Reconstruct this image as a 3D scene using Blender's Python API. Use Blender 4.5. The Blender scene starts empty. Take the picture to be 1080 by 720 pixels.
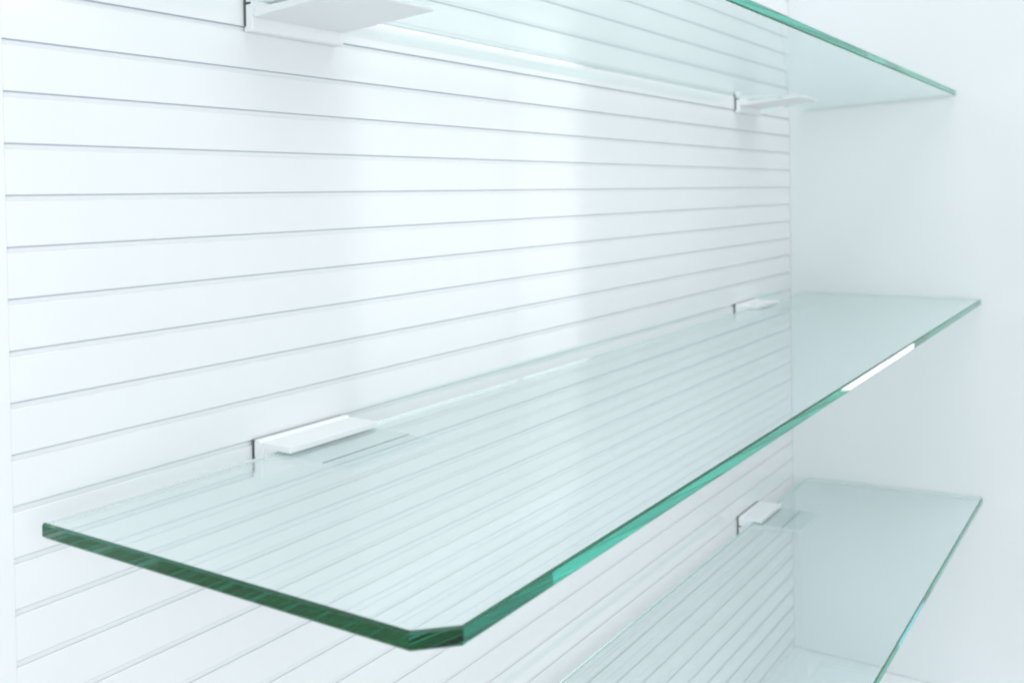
import bpy, bmesh, math
from mathutils import Vector, Matrix

scene = bpy.context.scene
C = scene.collection

# ------------------------------------------------------------------ measures (metres)
CAM_H = 0.8748            # camera above the cabinet floor
CAM_D = 0.59086           # camera in front of the slat wall
X_LEFT, X_RIGHT = 0.33593, 1.84884
PITCH = 0.03187           # slat to slat
GROOVE0 = CAM_H + 0.00324 # top edge of the groove nearest eye level
SIDE_DEPTH = 0.437
WALL_TOP = CAM_H + 0.64

# ------------------------------------------------------------------ camera
yaw, pitch, roll = 0.58261, -0.0178, -0.01499
fw = Vector((math.cos(yaw) * math.cos(pitch), math.sin(yaw) * math.cos(pitch), math.sin(pitch)))
rt = Vector((math.sin(yaw), -math.cos(yaw), 0))
up = rt.cross(fw)
cr = rt * math.cos(roll) + up * math.sin(roll)
cu = up * math.cos(roll) - rt * math.sin(roll)
cam_data = bpy.data.cameras.new('camera')
cam = bpy.data.objects.new('camera', cam_data)
C.objects.link(cam)
m = Matrix((cr, cu, -fw)).transposed().to_4x4()
m.translation = Vector((0, -CAM_D, CAM_H))
cam.matrix_world = m
cam_data.sensor_width = 36
cam_data.sensor_fit = 'HORIZONTAL'
cam_data.lens = 36 * 1046.92 / 1080
cam_data.shift_y = (221.94 - 360) / 1080
cam_data.clip_start = 0.01
cam_data.clip_end = 100
cam_data.dof.use_dof = True
cam_data.dof.focus_distance = 0.75
cam_data.dof.aperture_fstop = 11
scene.camera = cam

# ------------------------------------------------------------------ light
world = bpy.data.worlds.new('World')
scene.world = world
world.use_nodes = True
bg = world.node_tree.nodes['Background']
bg.inputs[0].default_value = (0.91, 0.962, 1.0, 1)
bg.inputs[1].default_value = 0.74

def area(name, loc, target, sx, sy, power, col):
    d = bpy.data.lights.new(name, 'AREA')
    d.shape = 'RECTANGLE'; d.size = sx; d.size_y = sy
    d.energy = power; d.color = col
    o = bpy.data.objects.new(name, d); C.objects.link(o)
    o.location = loc
    o.rotation_euler = (Vector(target) - Vector(loc)).to_track_quat('-Z', 'Y').to_euler()
    return o

# large soft front light, left of and behind the camera
area('front_softbox', (-1.0, -2.0, CAM_H + 0.12), (1.0, 0, CAM_H - 0.05), 2.8, 1.7, 33, (0.925, 0.967, 1.0))
# broad ceiling light over the cabinet
area('ceiling_softbox', (0.9, -0.75, CAM_H + 2.0), (0.9, -0.25, 0), 2.4, 1.4, 29, (0.925, 0.967, 1.0))
# two tall window panes far to the right, mirrored in the glossy slats
area('window_light', (5.08, -2.5, CAM_H + 0.3), (5.08, 0, CAM_H + 0.3), 0.75, 2.6, 11.5, (0.94, 0.97, 1.0))
area('window_light', (4.02, -2.5, CAM_H + 0.3), (4.02, 0, CAM_H + 0.3), 1.25, 2.6, 16, (0.94, 0.97, 1.0))
# added unseen lamp beyond the side panel, for the white glint on glass edges
area('edge_glint_lamp', (4.0, -0.98, CAM_H - 0.575), (1.2, -0.6, CAM_H - 0.575), 0.32, 0.45, 1.35, (1, 1, 1))
# added blue lamp low beyond the side panel, tinting the lowest front edge
area('blue_glint_lamp', (4.0, -0.90, CAM_H - 1.62), (1.2, -0.33, CAM_H - 0.6), 0.22, 0.30, 0.22, (0.15, 0.7, 1.0))

vs = scene.view_settings
vs.view_transform = 'Standard'; vs.look = 'None'; vs.exposure = 0.06; vs.gamma = 1.0
vs.use_curve_mapping = False

cy = scene.cycles
cy.use_denoising = True
cy.filter_width = 2.0
cy.max_bounces = 160; cy.transmission_bounces = 150; cy.glossy_bounces = 150
cy.diffuse_bounces = 8; cy.transparent_max_bounces = 16
cy.caustics_reflective = True; cy.caustics_refractive = True
cy.blur_glossy = 0.3; cy.sample_clamp_indirect = 8.0

# ------------------------------------------------------------------ materials
def new_mat(name):
    mt = bpy.data.materials.new(name); mt.use_nodes = True
    nt = mt.node_tree
    return mt, nt, nt.nodes['Principled BSDF']

def white(name, col, rough, var=0.02, bump=0.0, coat=0.0, scale=6.0):
    mt, nt, p = new_mat(name)
    N, L = nt.nodes, nt.links
    tc = N.new('ShaderNodeTexCoord')
    geo = N.new('ShaderNodeNewGeometry')
    no = N.new('ShaderNodeTexNoise'); no.inputs['Scale'].default_value = scale; no.inputs['Detail'].default_value = 5
    L.new(geo.outputs['Position'], no.inputs['Vector'])
    ramp = N.new('ShaderNodeMapRange')
    ramp.inputs['From Min'].default_value = 0.3; ramp.inputs['From Max'].default_value = 0.7
    ramp.inputs['To Min'].default_value = 1 - var; ramp.inputs['To Max'].default_value = 1.0
    L.new(no.outputs['Fac'], ramp.inputs['Value'])
    mul = N.new('ShaderNodeMix'); mul.data_type = 'RGBA'; mul.blend_type = 'MULTIPLY'
    mul.inputs['Factor'].default_value = 1
    mul.inputs['A'].default_value = (*col, 1)
    L.new(ramp.outputs['Result'], mul.inputs['B'])
    L.new(mul.outputs['Result'], p.inputs['Base Color'])
    rr = N.new('ShaderNodeMapRange')
    rr.inputs['To Min'].default_value = rough * 0.75; rr.inputs['To Max'].default_value = rough * 1.25
    L.new(no.outputs['Fac'], rr.inputs['Value'])
    L.new(rr.outputs['Result'], p.inputs['Roughness'])
    if coat:
        p.inputs['Coat Weight'].default_value = coat
        p.inputs['Coat Roughness'].default_value = 0.06
    if bump:
        n2 = N.new('ShaderNodeTexNoise'); n2.inputs['Scale'].default_value = 22; n2.inputs['Detail'].default_value = 3
        L.new(geo.outputs['Position'], n2.inputs['Vector'])
        b = N.new('ShaderNodeBump'); b.inputs['Strength'].default_value = bump; b.inputs['Distance'].default_value = 0.001
        L.new(n2.outputs['Fac'], b.inputs['Height'])
        L.new(b.outputs['Normal'], p.inputs['Normal'])
    return mt

M_slat = white('glossy_white_slat', (0.84, 0.85, 0.86), 0.08, 0.015, 0.10)
M_groove = white('slit_blue_shade_tint', (0.79, 0.88, 0.95), 0.4, 0.02)
M_back = white('slat_backing_white', (0.84, 0.85, 0.86), 0.5, 0.02)
M_side = white('satin_white_laminate', (0.755, 0.785, 0.79), 0.45, 0.03, 0.05, scale=3)
M_metal = white('white_powder_coat', (0.88, 0.89, 0.90), 0.35, 0.02, 0.05, scale=30)
M_rubber_shade = white('grey_rubber_and_gap_shade', (0.10, 0.11, 0.11), 0.6, 0.1, scale=60)

def glass():
    mt = bpy.data.materials.new('green_float_glass'); mt.use_nodes = True
    nt = mt.node_tree; nt.nodes.clear()
    out = nt.nodes.new('ShaderNodeOutputMaterial')
    g = nt.nodes.new('ShaderNodeBsdfGlass'); g.inputs['IOR'].default_value = 1.52; g.inputs['Roughness'].default_value = 0.0
    g.distribution = 'GGX'
    va = nt.nodes.new('ShaderNodeVolumeAbsorption')
    k = (6.8, 0.95, 1.75)                       # absorption per metre
    dens = 8.0
    va.inputs['Color'].default_value = (1 - k[0] / dens, 1 - k[1] / dens, 1 - k[2] / dens, 1)
    va.inputs['Density'].default_value = dens
    # the ground arrises (slanting narrow facets) are frosted, faces and cut edges polished
    geo = nt.nodes.new('ShaderNodeNewGeometry')
    sep = nt.nodes.new('ShaderNodeSeparateXYZ'); nt.links.new(geo.outputs['True Normal'], sep.inputs[0])
    ab = nt.nodes.new('ShaderNodeMath'); ab.operation = 'ABSOLUTE'; nt.links.new(sep.outputs['Z'], ab.inputs[0])
    sb = nt.nodes.new('ShaderNodeMath'); sb.operation = 'SUBTRACT'; sb.inputs[1].default_value = 0.60; nt.links.new(ab.outputs[0], sb.inputs[0])
    a2 = nt.nodes.new('ShaderNodeMath'); a2.operation = 'ABSOLUTE'; nt.links.new(sb.outputs[0], a2.inputs[0])
    lt = nt.nodes.new('ShaderNodeMath'); lt.operation = 'LESS_THAN'; lt.inputs[1].default_value = 0.33; nt.links.new(a2.outputs[0], lt.inputs[0])
    ml = nt.nodes.new('ShaderNodeMath'); ml.operation = 'MULTIPLY'; ml.inputs[1].default_value = 0.45; nt.links.new(lt.outputs[0], ml.inputs[0])
    nt.links.new(ml.outputs[0], g.inputs['Roughness'])
    nt.links.new(g.outputs[0], out.inputs['Surface'])
    nt.links.new(va.outputs[0], out.inputs['Volume'])
    return mt
M_glass = glass()

# ------------------------------------------------------------------ helpers
def mesh_obj(name, bm, mat, parent=None, smooth=False):
    bmesh.ops.recalc_face_normals(bm, faces=bm.faces[:])
    me = bpy.data.meshes.new(name); bm.to_mesh(me); bm.free()
    me.materials.append(mat)
    if smooth:
        for p in me.polygons: p.use_smooth = True
    o = bpy.data.objects.new(name, me); C.objects.link(o)
    if parent: o.parent = parent
    return o

def empty(name, loc, rx=0.0):
    o = bpy.data.objects.new(name, None); C.objects.link(o)
    o.location = loc; o.rotation_euler = (rx, 0, 0); o.empty_display_size = 0.02
    return o

def tag(o, label=None, cat=None, group=None, kind=None):
    if label: o['label'] = label
    if cat: o['category'] = cat
    if group: o['group'] = group
    if kind: o['kind'] = kind
    return o

def bm_box(x0, x1, y0, y1, z0, z1, bevel=0.0, seg=2):
    bm = bmesh.new()
    bmesh.ops.create_cube(bm, size=1)
    for v in bm.verts:
        v.co = Vector((x0 if v.co.x < 0 else x1, y0 if v.co.y < 0 else y1, z0 if v.co.z < 0 else z1))
    if bevel:
        bmesh.ops.bevel(bm, geom=bm.edges[:], offset=bevel, segments=seg, affect='EDGES', profile=0.5)
    return bm

def bm_profile(pts, x0, x1, bevel=0.0, seg=2):
    """extrude a closed (y, z) outline along x"""
    bm = bmesh.new()
    a = [bm.verts.new((x0, y, z)) for y, z in pts]
    f = bm.faces.new(a)
    r = bmesh.ops.extrude_face_region(bm, geom=[f])
    for v in r['geom']:
        if isinstance(v, bmesh.types.BMVert): v.co.x = x1
    if bevel:
        bmesh.ops.bevel(bm, geom=bm.edges[:], offset=bevel, segments=seg, affect='EDGES', profile=0.5)
    return bm

# ------------------------------------------------------------------ the setting
tag(mesh_obj('floor', bm_box(0.10, X_RIGHT + 0.018, -SIDE_DEPTH, 0.03, -0.022, 0.0, 0.0008), M_metal), kind='structure')
tag(mesh_obj('wall_right', bm_box(X_RIGHT, X_RIGHT + 0.018, -SIDE_DEPTH, 0.03, 0.0005, WALL_TOP, 0.0008), M_side), kind='structure')

# ------------------------------------------------------------------ slat wall
wall = empty('slat_wall', (X_LEFT, 0, 0))
tag(wall, 'glossy white slat wall of narrow horizontal boards behind the glass shelves', 'slat wall')
OPEN = 0.0040          # visible groove height
DEEP = 0.0035
SLIT = 0.0007          # open slit the brackets hook into
hh = PITCH - OPEN
r = 0.00035
# section: front board, a deep slit under the board above, and below the slit a set-back strip
# that drops behind the board's thin top lip; origin at the top front edge
st = OPEN - SLIT
pts = [(0.0, -r), (0.0, -hh + r), (r, -hh), (DEEP, -hh), (DEEP, st), (0.0016, st), (0.0014, st - 0.0002),
       (0.0014, -0.0040), (0.0004, -0.0040), (0.0004, 0.0), (r, 0.0)]
L = X_RIGHT - X_LEFT - 0.0012
slat_mesh = None
n_lo, n_hi = -27, 20
for n in range(n_hi, n_lo - 1, -1):
    zt = GROOVE0 + n * PITCH - OPEN      # top of the slat below groove n
    if slat_mesh is None:
        o = mesh_obj('slat', bm_profile(pts, 0.0, L), M_slat, wall); slat_mesh = o.data
        slat_mesh.materials.append(M_groove)          # bluish shade tint painted on the slit's inner faces
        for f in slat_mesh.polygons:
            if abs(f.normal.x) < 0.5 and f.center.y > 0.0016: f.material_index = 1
    else:
        o = bpy.data.objects.new('slat', slat_mesh); C.objects.link(o); o.parent = wall
    o.location = (0, 0, zt)
zb = GROOVE0 + (n_lo - 1) * PITCH        # the cut board at the bottom
if zb - OPEN > 0.004:
    o = mesh_obj('slat', bm_profile([(0, 0.001 - (zb - OPEN)), (DEEP, 0.001 - (zb - OPEN)), (DEEP, 0), (0, 0)], 0, L), M_slat, wall)
    o.location = (0, 0, zb - OPEN)
mesh_obj('backing', bm_box(0.0, L, DEEP + 0.0001, 0.020, 0.001, WALL_TOP), M_back, wall)
mesh_obj('end_trim', bm_box(-0.10, 0.0, 0.0002, 0.020, 0.001, WALL_TOP, 0.0003), M_slat, wall)

# ------------------------------------------------------------------ glass shelves
def shelf_bm(x0, x1, yb, yf, th, cham, arris=0.0013):
    # outline seen from above; clipped front-left corner
    o = [(x0, yb), (x0, yf + cham), (x0 + cham, yf), (x1, yf), (x1, yb)]
    # arris width per side: left, clipped corner, front, right, back
    def inset(d, back=0.7):
        wts = [1.0, 1.0, 1.0, 0.15, back]
        res = []; n = len(o)
        for i in range(n):
            p0, p1, p2 = Vector(o[i - 1]), Vector(o[i]), Vector(o[(i + 1) % n])
            e1 = (p1 - p0).normalized(); e2 = (p2 - p1).normalized()
            n1 = Vector((-e1.y, e1.x)); n2 = Vector((-e2.y, e2.x))
            d1, d2 = d * wts[i - 1], d * wts[i]
            c = n1.dot(n2); k = 1 - c * c
            res.append(p1 + n1 * ((d1 - c * d2) / k) + n2 * ((d2 - c * d1) / k))
        return res
    bm = bmesh.new()
    rings = [(inset(arris, 0.15), 0.0), (inset(0), -arris), (inset(0), -th + arris), (inset(arris), -th)]
    V = [[bm.verts.new((p.x, p.y, z)) for p in ring] for ring, z in [([Vector(q) for q in rr], z) for rr, z in rings]]
    n = len(o)
    for k in range(3):
        for i in range(n):
            bm.faces.new((V[k][i], V[k][(i + 1) % n], V[k + 1][(i + 1) % n], V[k + 1][i]))
    bm.faces.new(V[0]); bm.faces.new(list(reversed(V[3])))
    return bm

TH = 0.0094
YB = -0.0276
shelves = [  # top z at the back edge (rel. camera), tilt up to the front, front y, label
    (0.1536, math.radians(2.4), -0.290, 'top glass shelf, shallower than the others, seen from below'),
    (-0.19345, 0.0, -0.3277, 'middle glass shelf with clipped front corner and dark green end edge'),
    (-0.5425, math.radians(1.9), -0.3277, 'lowest glass shelf, only its far end in view above the floor'),
]
def place(o, zt, tilt):
    """local frame: y/z measured from the wall face and the shelf's upper face at its back edge"""
    piv = Vector((0, YB, CAM_H + zt))
    return piv, Matrix.Translation(piv) @ Matrix.Rotation(-tilt, 4, 'X') @ Matrix.Translation(Vector((0, -YB, 0)))

for zt, tilt, yf, lab in shelves:
    piv, M = place(None, zt, tilt)
    o = mesh_obj('glass_shelf', shelf_bm(X_LEFT + 0.0017, X_RIGHT - 0.0035, YB, YB + (yf - YB) / math.cos(tilt), TH, 0.0173), M_glass)
    o.matrix_world = M
    tag(o, lab, 'shelf', 'glass shelves on the slat wall')

# ------------------------------------------------------------------ shelf brackets (clamps hooked into the grooves)
W = 0.100
def make_bracket(x, zt, tilt, groove, lab):
    root = empty('shelf_bracket', (x, 0, CAM_H + zt - 0.030))
    tag(root, lab, 'bracket', 'white clamp brackets holding the shelves')
    piv, M = place(None, zt, tilt)
    zg = GROOVE0 + groove * PITCH - (CAM_H + zt)      # groove top relative to the shelf face
    def part(name, bm, mat, tilted=True, parent=None):
        o = mesh_obj(name, bm, mat)
        mw = (M if tilted else Matrix.Translation(Vector((0, 0, CAM_H + zt)))) @ Matrix.Translation(Vector((x, 0, 0)))
        p = parent or root
        o.parent = p
        bpy.context.view_layer.update()
        o.matrix_world = mw
        return o
    # upright plate on the wall with a hook into the groove above and a foot at the groove below
    zlow = zg - PITCH - 0.0045
    plate = [(-0.0024, zg + 0.0005), (-0.0075, zg + 0.0005), (-0.0100, zg - 0.0015),
             (-0.0120, zg - 0.006), (-0.0120, zg - 0.0225), (-0.0094, zg - 0.0250), (-0.0094, zlow + 0.0012), (-0.0080, zlow),
             (-0.0004, zlow), (-0.0004, zlow + 0.0030), (-0.0024, zlow + 0.0045),
             (-0.0024, zg - 0.0158), (-0.0078, zg - 0.0154), (-0.0078, zg - 0.0140), (-0.0024, zg - 0.0136)]
    part('back_plate', bm_profile(plate, 0, W, 0.0002, 1), M_metal, False)
    hook = [(-0.0035, zg - 0.0001), (-0.0035, zg - 0.0006), (0.0032, zg - 0.0006), (0.0032, zg - 0.0001)]
    part('hook', bm_profile(hook, -0.0006, W - 0.001), M_rubber_shade, False)
    # added dark filler standing in for shade in the plate's gap and notch
    gap_pts = [(-0.0003, zg - 0.0040), (-0.0003, zlow + 0.0050), (-0.0023, zlow + 0.0050), (-0.0023, zg - 0.0153), (-0.0076, zg - 0.0152),
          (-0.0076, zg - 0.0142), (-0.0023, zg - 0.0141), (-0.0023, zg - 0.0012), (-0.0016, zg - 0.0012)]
    part('gap_shade', bm_profile(gap_pts, -0.0004, W - 0.0005), M_rubber_shade, False)
    uj = [(-0.0105, 0.0001), (-0.0105, 0.0048), (-0.0415, 0.0048), (-0.0415, 0.0001)]
    part('upper_jaw', bm_profile(uj, 0, W, 0.0003, 1), M_metal)
    E = TH - 0.008
    lj = [(-0.0110, -0.0081), (-0.0110, -0.0145), (-0.0200, -0.0142), (-0.1055, -0.0110), (-0.1062, -0.0100), (-0.1062, -0.0084), (-0.0752, -0.0084),
          (-0.0752, -0.0093), (-0.0738, -0.0093), (-0.0738, -0.0081)]
    lj = [(a, b - E) for a, b in lj]
    low = part('lower_jaw', bm_profile(lj, 0, W, 0.0), M_metal)
    part('seal_strip', bm_box(0.0006, W - 0.0006, -0.0750, -0.0740, -0.0092 - E, -0.0080 - E), M_rubber_shade)
    part('jaw_web', bm_box(0.0008, W - 0.0008, -0.0270, -0.0112, -0.0083 - E, 0.0003), M_metal)
    return root

near, far = 0.5265, 1.556
t, md, lo = shelves
make_bracket(near, t[0], t[1], 5, 'white clamp bracket under the near end of the top shelf, cut by the picture edge')
make_bracket(far + 0.010, t[0], t[1], 5, 'white clamp bracket under the far end of the top shelf')
make_bracket(near, md[0], md[1], -6, 'white clamp bracket gripping the near end of the middle shelf')
make_bracket(far - 0.004, md[0], md[1], -6, 'white clamp bracket gripping the far end of the middle shelf')
make_bracket(far, lo[0], lo[1], -17, 'white clamp bracket gripping the lowest shelf near the corner')
